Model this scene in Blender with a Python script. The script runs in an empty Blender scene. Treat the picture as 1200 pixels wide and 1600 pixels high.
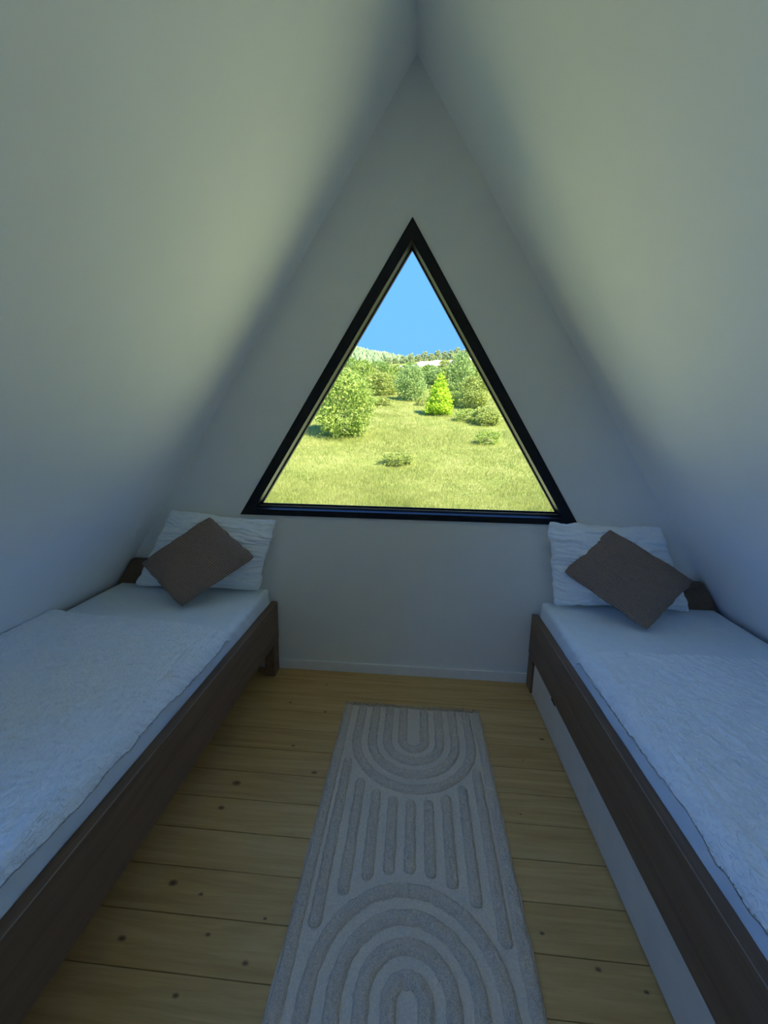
import bpy, bmesh, math, random
import numpy as np
from mathutils import Vector, Matrix

random.seed(7)
RNG = np.random.default_rng(11)
S = bpy.context.scene
COL = S.collection

# ------------------------------------------------------------------ camera
CAM = np.array([0.0562, -2.30, 1.4987])
F_PX, YAW, PITCH, ROLL = 634.95, 0.07587, 0.19841, 0.017366
_cy, _sy, _cp, _sp = math.cos(YAW), math.sin(YAW), math.cos(PITCH), math.sin(PITCH)
_f = Vector((-_sy * _cp, _cy * _cp, -_sp))
_r = Vector((_cy, _sy, 0))
_u = _r.cross(_f)
_R = math.cos(ROLL) * _r + math.sin(ROLL) * _u
_U = math.cos(ROLL) * _u - math.sin(ROLL) * _r
cd = bpy.data.cameras.new('camera')
cd.sensor_fit = 'VERTICAL'
cd.sensor_height = 36.0
cd.sensor_width = 27.0
cd.lens = F_PX / 1600 * 36.0
cd.clip_start = 0.02
cd.clip_end = 3000
cam = bpy.data.objects.new('camera', cd)
COL.objects.link(cam)
cam.matrix_world = Matrix(((_R.x, _U.x, -_f.x, CAM[0]), (_R.y, _U.y, -_f.y, CAM[1]),
                           (_R.z, _U.z, -_f.z, CAM[2]), (0, 0, 0, 1)))
S.camera = cam

# ------------------------------------------------------------------ sky, sun, exposure
W = bpy.data.worlds.new('sky')
S.world = W
W.use_nodes = True
nt = W.node_tree
nt.nodes.clear()
tc = nt.nodes.new('ShaderNodeTexCoord')
sx = nt.nodes.new('ShaderNodeSeparateXYZ')
cr = nt.nodes.new('ShaderNodeValToRGB')
bg = nt.nodes.new('ShaderNodeBackground')
wo = nt.nodes.new('ShaderNodeOutputWorld')
nt.links.new(tc.outputs['Generated'], sx.inputs[0])
nt.links.new(sx.outputs['Z'], cr.inputs[0])
nt.links.new(cr.outputs[0], bg.inputs[0])
nt.links.new(bg.outputs[0], wo.inputs[0])
e = cr.color_ramp.elements
e[0].position = 0.0
e[0].color = (0.070, 0.205, 0.67, 1)
e[1].position = 1.0
e[1].color = (0.068, 0.215, 0.63, 1)
m = e.new(0.38)
m.color = (0.066, 0.205, 0.65, 1)
bg.inputs[1].default_value = 0.85

sl = bpy.data.lights.new('sun', 'SUN')
sl.energy = 3.9
sl.angle = math.radians(0.53)
sl.color = (1.0, 0.94, 0.84)
so = bpy.data.objects.new('sun', sl)
COL.objects.link(so)
so.rotation_euler = Vector((0.63, -0.75, 0.90)).to_track_quat('Z', 'Y').to_euler()

S.view_settings.view_transform = 'Standard'
S.view_settings.look = 'None'
S.view_settings.gamma = 1.0
S.view_settings.use_curve_mapping = False
S.view_settings.exposure = 1.8
S.cycles.max_bounces = 12
S.cycles.diffuse_bounces = 10
S.cycles.transparent_max_bounces = 8
S.cycles.use_denoising = True
S.cycles.sample_clamp_indirect = 6.0

# ------------------------------------------------------------------ helpers
def smooth01(t):
    t = np.clip(t, 0, 1)
    return t * t * (3 - 2 * t)

def _hash(ix, iy, seed):
    h = (ix.astype(np.int64) * 374761393 + iy.astype(np.int64) * 668265263 + seed * 974711) & 0xffffffff
    h = ((h ^ (h >> 13)) * 1274126177) & 0xffffffff
    return ((h ^ (h >> 16)) & 0xffff) / 65535.0

def noise2(x, y, seed=0):
    """value noise in -1..1"""
    x = np.asarray(x, float); y = np.asarray(y, float)
    ix = np.floor(x); iy = np.floor(y)
    fx = x - ix; fy = y - iy
    fx = fx * fx * fx * (fx * (fx * 6 - 15) + 10); fy = fy * fy * fy * (fy * (fy * 6 - 15) + 10)
    a = _hash(ix, iy, seed); b = _hash(ix + 1, iy, seed); c = _hash(ix, iy + 1, seed); d = _hash(ix + 1, iy + 1, seed)
    return 2 * ((a * (1 - fx) + b * fx) * (1 - fy) + (c * (1 - fx) + d * fx) * fy) - 1

def fbm(x, y, seed=0, oct=3):
    s = 0; a = 1; t = 0
    for k in range(oct):
        s = s + a * noise2(x * 2 ** k + 17.3 * k, y * 2 ** k - 9.1 * k, seed + k); t += a; a *= .5
    return s / t

def mesh_np(name, v, faces):
    """faces: (n,3) or (n,4) int array or a python list of tuples"""
    me = bpy.data.meshes.new(name)
    if isinstance(faces, np.ndarray):
        n, k = faces.shape
        me.vertices.add(len(v))
        me.vertices.foreach_set('co', np.asarray(v, np.float32).ravel())
        me.loops.add(n * k)
        me.loops.foreach_set('vertex_index', faces.astype(np.int32).ravel())
        me.polygons.add(n)
        me.polygons.foreach_set('loop_start', np.arange(0, n * k, k, dtype=np.int32))
        me.update(calc_edges=True)
    else:
        me.from_pydata([tuple(map(float, p)) for p in v], [], faces)
        me.update()
    return me

def put(name, me, mat, parent=None, smooth=False, loc=None):
    if mat is not None and not me.materials:
        me.materials.append(mat)
    if smooth:
        me.polygons.foreach_set('use_smooth', np.ones(len(me.polygons), bool))
    o = bpy.data.objects.new(name, me)
    COL.objects.link(o)
    if parent is not None:
        o.parent = parent
    if loc is not None:
        o.location = loc
    return o

def root_of(parent):
    p = Vector((0, 0, 0))
    while parent is not None:
        p += parent.location
        parent = parent.parent
    return np.array(p)

def part(name, v, faces, mat, parent=None, smooth=False):
    """v in world space; the part's origin sits at its parent's origin"""
    v = np.asarray(v, float) - root_of(parent)
    return put(name, mesh_np(name, v, faces), mat, parent, smooth)

def empty(name, loc):
    o = bpy.data.objects.new(name, None)
    o.empty_display_size = 0.1
    o.location = loc
    COL.objects.link(o)
    return o

def tag(o, label, cat, group=None):
    o['label'] = label
    o['category'] = cat
    if group:
        o['group'] = group
    return o

def structure(o):
    o['kind'] = 'structure'
    return o

BOXF = [(0, 3, 2, 1), (4, 5, 6, 7), (0, 1, 5, 4), (1, 2, 6, 5), (2, 3, 7, 6), (3, 0, 4, 7)]

def box_mesh(name, x0, x1, y0, y1, z0, z1, bev=0.0, seg=2):
    me = bpy.data.meshes.new(name)
    bm = bmesh.new()
    vs = [bm.verts.new(c) for c in ((x0, y0, z0), (x1, y0, z0), (x1, y1, z0), (x0, y1, z0),
                                    (x0, y0, z1), (x1, y0, z1), (x1, y1, z1), (x0, y1, z1))]
    for f in BOXF:
        bm.faces.new([vs[i] for i in f])
    if bev > 0:
        bmesh.ops.bevel(bm, geom=bm.edges[:], offset=bev, segments=seg, profile=.5, affect='EDGES')
    bmesh.ops.recalc_face_normals(bm, faces=bm.faces[:])
    bm.to_mesh(me)
    bm.free()
    return me

def box(name, x0, x1, y0, y1, z0, z1, mat, parent=None, bev=0.0, seg=2):
    x0, x1 = min(x0, x1), max(x0, x1)
    y0, y1 = min(y0, y1), max(y0, y1)
    r = root_of(parent)
    me = box_mesh(name, x0 - r[0], x1 - r[0], y0 - r[1], y1 - r[1], z0 - r[2], z1 - r[2], bev, seg)
    return put(name, me, mat, parent)

def grid_faces(nu, nv, off=0, flip=False):
    i, j = np.meshgrid(np.arange(nu - 1), np.arange(nv - 1), indexing='ij')
    a = (i * nv + j).ravel() + off
    f = np.stack([a, a + nv, a + nv + 1, a + 1], 1)
    return f[:, ::-1] if flip else f

# ------------------------------------------------------------------ materials
def new_mat(name, rough=0.6, spec=0.3):
    m = bpy.data.materials.new(name)
    m.use_nodes = True
    b = m.node_tree.nodes['Principled BSDF']
    b.inputs['Roughness'].default_value = rough
    b.inputs['Specular IOR Level'].default_value = spec
    return m, m.node_tree, b

def N(nt, t, **kw):
    n = nt.nodes.new(t)
    for k, v in kw.items():
        setattr(n, k, v)
    return n

def ramp(nt, src, stops):
    r = N(nt, 'ShaderNodeValToRGB')
    while len(r.color_ramp.elements) < len(stops):
        r.color_ramp.elements.new(0.5)
    for el, (p, c) in zip(r.color_ramp.elements, stops):
        el.position = p
        el.color = (*c, 1)
    nt.links.new(src, r.inputs[0])
    return r.outputs[0]

def noise_node(nt, scale, vec=None, detail=4, rough=.55, dist=0.0):
    n = N(nt, 'ShaderNodeTexNoise')
    n.inputs['Scale'].default_value = scale
    n.inputs['Detail'].default_value = detail
    n.inputs['Roughness'].default_value = rough
    n.inputs['Distortion'].default_value = dist
    if vec is not None:
        nt.links.new(vec, n.inputs['Vector'])
    return n

def mapped(nt, scale=(1, 1, 1), kind='Object', rand=None):
    t = N(nt, 'ShaderNodeTexCoord')
    mp = N(nt, 'ShaderNodeMapping')
    mp.inputs['Scale'].default_value = scale
    nt.links.new(t.outputs[kind], mp.inputs['Vector'])
    if rand is not None:
        oi = N(nt, 'ShaderNodeObjectInfo')
        ml = N(nt, 'ShaderNodeMath', operation='MULTIPLY')
        ml.inputs[1].default_value = rand
        nt.links.new(oi.outputs['Random'], ml.inputs[0])
        cb = N(nt, 'ShaderNodeCombineXYZ')
        for k in range(3):
            nt.links.new(ml.outputs[0], cb.inputs[k])
        nt.links.new(cb.outputs[0], mp.inputs['Location'])
    return mp.outputs[0]

def bump(nt, b, src, strength=.3, dist=.01):
    bn = N(nt, 'ShaderNodeBump')
    bn.inputs['Strength'].default_value = strength
    bn.inputs['Distance'].default_value = dist
    nt.links.new(src, bn.inputs['Height'])
    nt.links.new(bn.outputs[0], b.inputs['Normal'])

def mat_plain(name, c, var=.06, scale=40, rough=.7, spec=.25, bmp=0.0, stretch=(1, 1, 1), bdist=.004):
    m, t, b = new_mat(name, rough, spec)
    n = noise_node(t, scale, mapped(t, stretch), 4 if bmp else 1)
    lo = tuple(max(0, k * (1 - var)) for k in c)
    hi = tuple(min(1, k * (1 + var)) for k in c)
    t.links.new(ramp(t, n.outputs['Fac'], [(0.3, lo), (0.7, hi)]), b.inputs['Base Color'])
    if bmp:
        bump(t, b, n.outputs['Fac'], bmp, bdist)
    return m

M = {}
M['paint'] = mat_plain('white_wall_paint', (0.94, 0.94, 0.93), .008, 6, .75, .2)
M['gable'] = mat_plain('shade_toned_gable_paint', (0.83, 0.82, 0.775), .012, 6, .75, .2)  # wall paint toned down on the gable to deepen its shade
M['edge'] = mat_plain('pale_edge_line', (0.30, 0.25, 0.20), .1, 30, .6, .3)  # thin paler strip along the rail's top front edge
M['skirting'] = mat_plain('white_skirting_paint', (0.84, 0.83, 0.80), .02, 20, .5, .3)
M['frame'] = mat_plain('black_window_frame', (0.011, 0.011, 0.013), .3, 30, .5, .22)
M['reveal'] = mat_plain('dark_frame_reveal', (0.03, 0.028, 0.026), .2, 30, .75, .08)
M['spacer'] = mat_plain('pale_glazing_spacer', (0.45, 0.45, 0.43), .05, 30, .35, .5)
M['gasket'] = mat_plain('black_rubber_gasket', (0.01, 0.01, 0.01), .2, 60, .6, .3)
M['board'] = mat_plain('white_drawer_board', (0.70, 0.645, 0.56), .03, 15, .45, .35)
M['sheet'] = mat_plain('white_bed_sheet', (0.84, 0.91, 0.95), .02, 30, .85, .1, .15)
M['pillow'] = mat_plain('white_pillow_cloth', (0.88, 0.915, 0.925), .03, 60, .85, .1, .25, bdist=.003)
M['rug_base'] = mat_plain('beige_rug_weave', (0.70, 0.585, 0.45), .10, 160, .95, .05, .5, bdist=.003)
M['rug_pile'] = mat_plain('beige_rug_pile', (0.70, 0.575, 0.44), .22, 260, .98, .05, .8, bdist=.005)
M['fringe'] = mat_plain('beige_rug_fringe', (0.60, 0.52, 0.41), .25, 200, .95, .05)

# crinkled cotton of the duvets
m, t, b = new_mat('white_crinkled_duvet', .85, .1)
mpv = mapped(t)
mpn = mpv.node
mpn.inputs['Rotation'].default_value = (0, 0, math.radians(40))
mpn.inputs['Scale'].default_value = (1.0, .55, 1.0)
n = noise_node(t, 62, mpv, 2, .5, 1.6)
b.inputs['Base Color'].default_value = (0.90, 0.955, 0.985, 1)
rid = ramp(t, n.outputs['Fac'], [(0.40, (0, 0, 0)), (0.50, (.85, .85, .85)), (0.60, (1, 1, 1))])
bump(t, b, rid, .62, .0045)
M['duvet'] = m

# knitted brown cushion
m, t, b = new_mat('brown_ribbed_cushion', .95, .05)
w = N(t, 'ShaderNodeTexWave', wave_type='BANDS', bands_direction='X')
w.inputs['Scale'].default_value = 13
w.inputs['Distortion'].default_value = 2.2
w.inputs['Detail'].default_value = 2
w.inputs['Detail Scale'].default_value = 6
t.links.new(mapped(t, (1, 1, 1), 'UV'), w.inputs['Vector'])
n = noise_node(t, 300, mapped(t))
mx = N(t, 'ShaderNodeMath', operation='MULTIPLY_ADD')
mx.inputs[1].default_value = .6
t.links.new(n.outputs['Fac'], mx.inputs[0])
t.links.new(w.outputs['Fac'], mx.inputs[2])
t.links.new(ramp(t, mx.outputs[0], [(0.2, (.20, .145, .115)), (1.0, (.40, .285, .225))]), b.inputs['Base Color'])
bump(t, b, mx.outputs[0], .7, .006)
M['cushion'] = m

def wood(name, c_lo, c_mid, c_hi, axis, knots=None, rough=.5, rand=9.0, gs=1.0):
    m, t, b = new_mat(name, rough, .3)
    sc = [14 * gs, 14 * gs, 14 * gs]
    sc[axis] = 0.9 * gs
    v = mapped(t, tuple(sc), 'Object', rand)
    n1 = noise_node(t, 1.6, v, 6, .6, 1.2)
    n2 = noise_node(t, 9.0, v, 3, .6, .3)
    ad = N(t, 'ShaderNodeMath', operation='MULTIPLY_ADD')
    ad.inputs[1].default_value = .28
    t.links.new(n2.outputs['Fac'], ad.inputs[0])
    t.links.new(n1.outputs['Fac'], ad.inputs[2])
    oi = N(t, 'ShaderNodeObjectInfo')
    rr = N(t, 'ShaderNodeMath', operation='MULTIPLY_ADD')
    rr.inputs[1].default_value = .16
    t.links.new(oi.outputs['Random'], rr.inputs[0])
    t.links.new(ad.outputs[0], rr.inputs[2])
    col = ramp(t, rr.outputs[0], [(0.42, c_lo), (0.70, c_mid), (0.95, c_hi)])
    if knots:
        g = N(t, 'ShaderNodeNewGeometry')
        nz = noise_node(t, 30, g.outputs['Position'], 2)
        cur = None
        for (kx, ky, r) in knots:
            sb = N(t, 'ShaderNodeVectorMath', operation='SUBTRACT')
            t.links.new(g.outputs['Position'], sb.inputs[0])
            sb.inputs[1].default_value = (kx, ky, 0)
            ml = N(t, 'ShaderNodeVectorMath', operation='MULTIPLY')
            t.links.new(sb.outputs[0], ml.inputs[0])
            ml.inputs[1].default_value = (.62 / r, 1.0 / r, 0)
            ln = N(t, 'ShaderNodeVectorMath', operation='LENGTH')
            t.links.new(ml.outputs[0], ln.inputs[0])
            if cur is None:
                cur = ln.outputs['Value']
            else:
                mn = N(t, 'ShaderNodeMath', operation='MINIMUM')
                t.links.new(cur, mn.inputs[0])
                t.links.new(ln.outputs['Value'], mn.inputs[1])
                cur = mn.outputs[0]
        ad2 = N(t, 'ShaderNodeMath', operation='MULTIPLY_ADD')
        ad2.inputs[1].default_value = .5
        t.links.new(nz.outputs['Fac'], ad2.inputs[0])
        t.links.new(cur, ad2.inputs[2])
        kf = ramp(t, ad2.outputs[0], [(0.40, (1, 1, 1)), (0.62, (.75, .75, .75)), (0.85, (.3, .3, .3)), (1.0, (0, 0, 0))])
        mixn = N(t, 'ShaderNodeMix', data_type='RGBA')
        t.links.new(kf, mixn.inputs['Factor'])
        t.links.new(col, mixn.inputs['A'])
        mixn.inputs['B'].default_value = (.17, .09, .035, 1)
        col = mixn.outputs['Result']
    t.links.new(col, b.inputs['Base Color'])
    bump(t, b, n2.outputs['Fac'], .12, .002)
    return m

KNOTS = [(-.668, -.867, .020), (-.678, -.986, .014), (-.709, -1.266, .016), (-.600, -1.291, .009), (-.773, -1.425, .014),
         (-.523, -1.393, .009), (-.384, -1.448, .011), (-.542, -1.530, .010), (-.350, -.782, .015), (.729, -.475, .014),
         (.487, -1.299, .008), (.622, -1.372, .010), (.734, -1.410, .008), (-.390, -.386, .010), (-.435, -.152, .009),
         (-.490, -.638, .009), (-.367, -1.338, .007), (.60, -.62, .006), (-.60, -.33, .010), (.52, -.90, .006)]
M['pine'] = wood('pine_floorboard', (.48, .28, .095), (.60, .375, .14), (.69, .46, .195), 0, KNOTS, .42)
M['bedwood'] = wood('dark_brown_bed_wood', (.12, .072, .042), (.175, .108, .064), (.215, .138, .085), 1, None, .5, 5.0, .8)

# glass pane: clear with a faint reflection
m = bpy.data.materials.new('clear_window_glass')
m.use_nodes = True
t = m.node_tree
t.nodes.clear()
o = N(t, 'ShaderNodeOutputMaterial')
mixs = N(t, 'ShaderNodeMixShader')
tr = N(t, 'ShaderNodeBsdfTransparent')
tr.inputs[0].default_value = (.97, .985, .975, 1)
gl = N(t, 'ShaderNodeBsdfGlossy')
gl.inputs['Roughness'].default_value = .02
fr = N(t, 'ShaderNodeFresnel')
fr.inputs['IOR'].default_value = 1.25
t.links.new(fr.outputs[0], mixs.inputs[0])
t.links.new(tr.outputs[0], mixs.inputs[1])
t.links.new(gl.outputs[0], mixs.inputs[2])
t.links.new(mixs.outputs[0], o.inputs[0])
M['glass'] = m

def leaf_mat(name, lo, hi, trans=.35, scale=1.2, big=None):
    """foliage: colour varies over the crown with soft noise and leaf by leaf"""
    m = bpy.data.materials.new(name)
    m.use_nodes = True
    t = m.node_tree
    t.nodes.clear()
    o = N(t, 'ShaderNodeOutputMaterial')
    d = N(t, 'ShaderNodeBsdfDiffuse')
    tl = N(t, 'ShaderNodeBsdfTranslucent')
    mxs = N(t, 'ShaderNodeMixShader')
    mxs.inputs[0].default_value = trans
    g = N(t, 'ShaderNodeNewGeometry')
    n = noise_node(t, scale, g.outputs['Position'], 4, .7)
    rp = N(t, 'ShaderNodeMath', operation='MULTIPLY_ADD')
    rp.inputs[1].default_value = .45
    t.links.new(g.outputs['Random Per Island'], rp.inputs[0])
    t.links.new(n.outputs['Fac'], rp.inputs[2])
    c = ramp(t, rp.outputs[0], [(0.45, lo), (0.95, hi)])
    t.links.new(c, d.inputs[0])
    t.links.new(c, tl.inputs[0])
    t.links.new(d.outputs[0], mxs.inputs[1])
    t.links.new(tl.outputs[0], mxs.inputs[2])
    t.links.new(mxs.outputs[0], o.inputs[0])
    return m

M['bark'] = mat_plain('grey_brown_bark', (.16, .12, .08), .3, 12, .9, .1)
M['leaf_pale'] = leaf_mat('pale_green_leaves', (.28, .37, .07), (.52, .63, .15), .45)
M['leaf_lime'] = leaf_mat('lime_green_leaves', (.34, .52, .03), (.72, .86, .09), .45)
M['leaf_blue'] = leaf_mat('blue_green_leaves', (.24, .35, .105), (.46, .58, .19), .45)
M['leaf_olive'] = leaf_mat('olive_leaves', (.30, .36, .075), (.55, .60, .165), .45)
M['leaf_dark'] = leaf_mat('dark_green_leaves', (.19, .30, .07), (.42, .55, .14), .45)
M['needle'] = leaf_mat('conifer_needles', (.30, .38, .16), (.58, .64, .30), .45)
M['forest'] = leaf_mat('far_forest_foliage', (.17, .25, .11), (.33, .41, .19), .1, .05)
M['grass'] = leaf_mat('meadow_grass_blades', (.185, .23, .042), (.44, .445, .13), .4, .30)
M['chalk'] = mat_plain('pale_gravel', (.80, .76, .70), .12, 2, .95, .05)
M['bounce_yard'] = mat_plain('pale_bounce_lawn', (.87, .90, .40), .08, 3, .95, .05, .3)  # added out of view, pale to reflect sun up into the room
M['hill'] = mat_plain('wooded_hill_soil', (.22, .30, .14), .3, .05, .95, .05)
# meadow soil under the blades
m, t, b = new_mat('meadow_ground', .95, .05)
g = N(t, 'ShaderNodeNewGeometry')
n1 = noise_node(t, .35, g.outputs['Position'], 6, .7)
n2 = noise_node(t, 6, g.outputs['Position'], 4, .7)
ad = N(t, 'ShaderNodeMath', operation='MULTIPLY_ADD')
ad.inputs[1].default_value = .7
t.links.new(n2.outputs['Fac'], ad.inputs[0])
t.links.new(n1.outputs['Fac'], ad.inputs[2])
t.links.new(ramp(t, ad.outputs[0], [(0.55, (.16, .21, .045)), (0.85, (.29, .325, .075)), (1.1, (.39, .39, .12))]), b.inputs['Base Color'])
M['meadow'] = m

# ------------------------------------------------------------------ the room shell
RIDGE, SLOPE = 3.2346, 1.5157
HALF = RIDGE / SLOPE
REAR = -3.5
def slope_x(z):
    return (RIDGE - z) / SLOPE

# floor with separate pine boards laid across the room
fl = structure(box('floor', -HALF - .1, HALF + .1, REAR - .1, .0, -.20, -.022, M['bedwood']))
PITCHB = .1365
BEDGE = [0.0]
y = -.1215
while y > REAR:
    BEDGE.append(y)
    y -= PITCHB
BEDGE.append(REAR)
plank_me = {}
for k in range(len(BEDGE) - 1):
    ya, yb = BEDGE[k], BEDGE[k + 1]
    w_ = round(ya - yb, 4)
    if w_ not in plank_me:
        plank_me[w_] = box_mesh('plank', -HALF, HALF, -w_ / 2 + .0010, w_ / 2 - .0010, -.022, 0, .0012, 1)
        plank_me[w_].materials.append(M['pine'])
    put('plank', plank_me[w_], None, fl, loc=(0, (ya + yb) / 2, random.uniform(-.0008, 0)))

# gable wall with the triangular opening
WIN_O = [(-.974, .995), (.974, .995), (0, 2.5505)]
def tri_off(tri, d):
    """inset of a triangle by d (positive inwards)"""
    P = [Vector(p) for p in tri]
    lines = []
    for i in range(3):
        a, b_ = P[i], P[(i + 1) % 3]
        dr = (b_ - a).normalized()
        nrm = Vector((-dr.y, dr.x))
        lines.append((a + nrm * d, dr))
    out = []
    for i in range(3):
        (p1, d1), (p2, d2) = lines[i - 1], lines[i]
        den = d1.x * d2.y - d1.y * d2.x
        s = ((p2.x - p1.x) * d2.y - (p2.y - p1.y) * d2.x) / den
        q = p1 + d1 * s
        out.append((q.x, q.y))
    return out

hole = tri_off(WIN_O, .012)
outer = [(-HALF - .12, -.2), (HALF + .12, -.2), (0, RIDGE + .1)]
v, f = [], []
for yy in (0.0, .16):
    v += [(x, yy, z) for x, z in outer] + [(x, yy, z) for x, z in hole]
for i in range(3):
    j = (i + 1) % 3
    f.append((i, j, 3 + j, 3 + i))
    f.append((6 + j, 6 + i, 9 + i, 9 + j))
    f.append((3 + i, 3 + j, 9 + j, 9 + i))
    f.append((j, i, 6 + i, 6 + j))
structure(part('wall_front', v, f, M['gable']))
# sloped side walls that meet at the ridge; the left one has an opening added out of view for fill light
RW_Y0, RW_Y1, RW_Z0, RW_Z1 = -3.10, -1.72, 1.00, 2.55
def slope_pt(s, z, y, dep):
    """point on a slope at height z, dep metres outside the room face"""
    nx, nz = SLOPE / math.hypot(SLOPE, 1), 1 / math.hypot(SLOPE, 1)
    return (s * (slope_x(z) + dep * nx), y, z + dep * nz)
def slope_slab(s, y0, y1, z0, z1, th=.14):
    v = [slope_pt(s, z, yy, dp) for dp in (0, th) for (z, yy) in ((z0, y0), (z1, y0), (z1, y1), (z0, y1))]
    return v, (BOXF if s < 0 else [tuple(reversed(q)) for q in BOXF])
def join(slabs):
    V, F = [], []
    for v, f in slabs:
        o_ = len(V)
        V += v
        F += [tuple(i + o_ for i in q) for q in f]
    return V, F
ZT = RIDGE
V, F = slope_slab(1, REAR - .1, .05, -.2, ZT)
structure(part('wall_right', V, F, M['paint']))
V, F = join([slope_slab(-1, RW_Y1, .05, -.2, ZT), slope_slab(-1, REAR - .1, RW_Y0, -.2, ZT),
             slope_slab(-1, RW_Y0, RW_Y1, -.2, RW_Z0), slope_slab(-1, RW_Y0, RW_Y1, RW_Z1, ZT)])
structure(part('wall_left', V, F, M['paint']))
structure(box('trim_1', -.16, .16, REAR - .1, .05, RIDGE + .03, RIDGE + .30, M['paint']))
# rear gable, just behind the standpoint
v = [(x, yy, z) for yy in (REAR - .12, REAR) for x, z in outer]
structure(part('wall_rear', v, [(0, 1, 2), (5, 4, 3), (0, 3, 4, 1), (1, 4, 5, 2), (2, 5, 3, 0)], M['paint']))
# unseen storey below, added so the house shadows the near ground
hb, ht = (RIDGE + 2.95) / SLOPE + .15, (RIDGE + .21) / SLOPE + .15
v = [(x, yy, z) for yy in (REAR - .1, .155) for x, z in ((-hb, -2.95), (hb, -2.95), (ht, -.21), (-ht, -.21))]
structure(part('shadow_storey', v, [(0, 1, 2, 3), (7, 6, 5, 4), (0, 4, 5, 1), (1, 5, 6, 2), (2, 6, 7, 3), (3, 7, 4, 0)], M['bedwood']))
# skirting board
structure(box('baseboard_front', -HALF + .06, HALF - .06, -.012, 0, 0, .064, M['skirting'], None, .003))

# ------------------------------------------------------------------ the window
win = structure(empty('window_1', (0, 0, .995)))
win['label'] = 'triangular picture window with black frame'
def ring(name, t_out, t_in, y0, y1, mat, names=None, y_in0=None):
    """three mitred members between two triangles"""
    for i in range(3):
        j = (i + 1) % 3
        o0, o1, i0, i1 = t_out[i], t_out[j], t_in[i], t_in[j]
        ya = y0 if y_in0 is None else y_in0
        v = [(o0[0], y0, o0[1]), (o1[0], y0, o1[1]), (i1[0], ya, i1[1]), (i0[0], ya, i0[1]),
             (o0[0], y1, o0[1]), (o1[0], y1, o1[1]), (i1[0], y1, i1[1]), (i0[0], y1, i0[1])]
        part(names[i] if names else name, v, BOXF, mat, win)
def tri(apex, bottom, k=1.596):
    hw = (apex - bottom) / k
    return [(-hw, bottom), (hw, bottom), (0, apex)]
T_face = tri(2.447, 1.030)
T_lip = tri(2.455, 1.034)
T_spc = tri(2.4505, 1.0400)
T_glass = tri(2.439, 1.050)
ring('frame', WIN_O, T_face, -.010, .052, M['frame'], ['sill_member', 'frame_member', 'frame_member'])
ring('bead', WIN_O, T_lip, .0525, .078, M['reveal'], ['sill_bead', 'glazing_bead', 'glazing_bead'])
ring('frame_back', WIN_O, T_lip, .0785, .15, M['frame'], ['outer_member'] * 3)
ring('spacer', tri_off(T_lip, .0004), T_spc, .084, .094, M['spacer'], ['spacer_bar'] * 3)
ring('gasket', tri_off(T_spc, .0002), T_glass, .084, .096, M['gasket'], ['gasket'] * 3)
pane = [(x, yy, z) for yy in (.0945, .1005) for x, z in tri_off(T_glass, -.003)]
part('pane', pane[:3], [(0, 1, 2)], M['glass'], win)

fill_win = structure(empty('fill_window', slope_pt(-1, RW_Z0, (RW_Y0 + RW_Y1) / 2, 0)))  # roof window added behind the camera as a source of fill light
fill_win['label'] = 'added roof window in the left sloped wall, unseen fill light'
def slope_bar(nm, y0, y1, z0, z1, d0, d1, mat):
    v = [slope_pt(-1, z, yy, dp) for dp in (d0, d1) for (z, yy) in ((z0, y0), (z1, y0), (z1, y1), (z0, y1))]
    part(nm, v, BOXF, mat, fill_win)
slope_bar('frame_member', RW_Y0, RW_Y0 + .05, RW_Z0, RW_Z1, .05, .12, M['frame'])
slope_bar('frame_member', RW_Y1 - .05, RW_Y1, RW_Z0, RW_Z1, .05, .12, M['frame'])
slope_bar('frame_member', RW_Y0 + .051, RW_Y1 - .051, RW_Z0, RW_Z0 + .04, .05, .12, M['frame'])
slope_bar('frame_member', RW_Y0 + .051, RW_Y1 - .051, RW_Z1 - .04, RW_Z1, .05, .12, M['frame'])
part('pane', [slope_pt(-1, z, yy, .09) for z, yy in ((RW_Z0, RW_Y0), (RW_Z1, RW_Y0), (RW_Z1, RW_Y1), (RW_Z0, RW_Y1))], [(0, 1, 2, 3)], M['glass'], fill_win)

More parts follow.
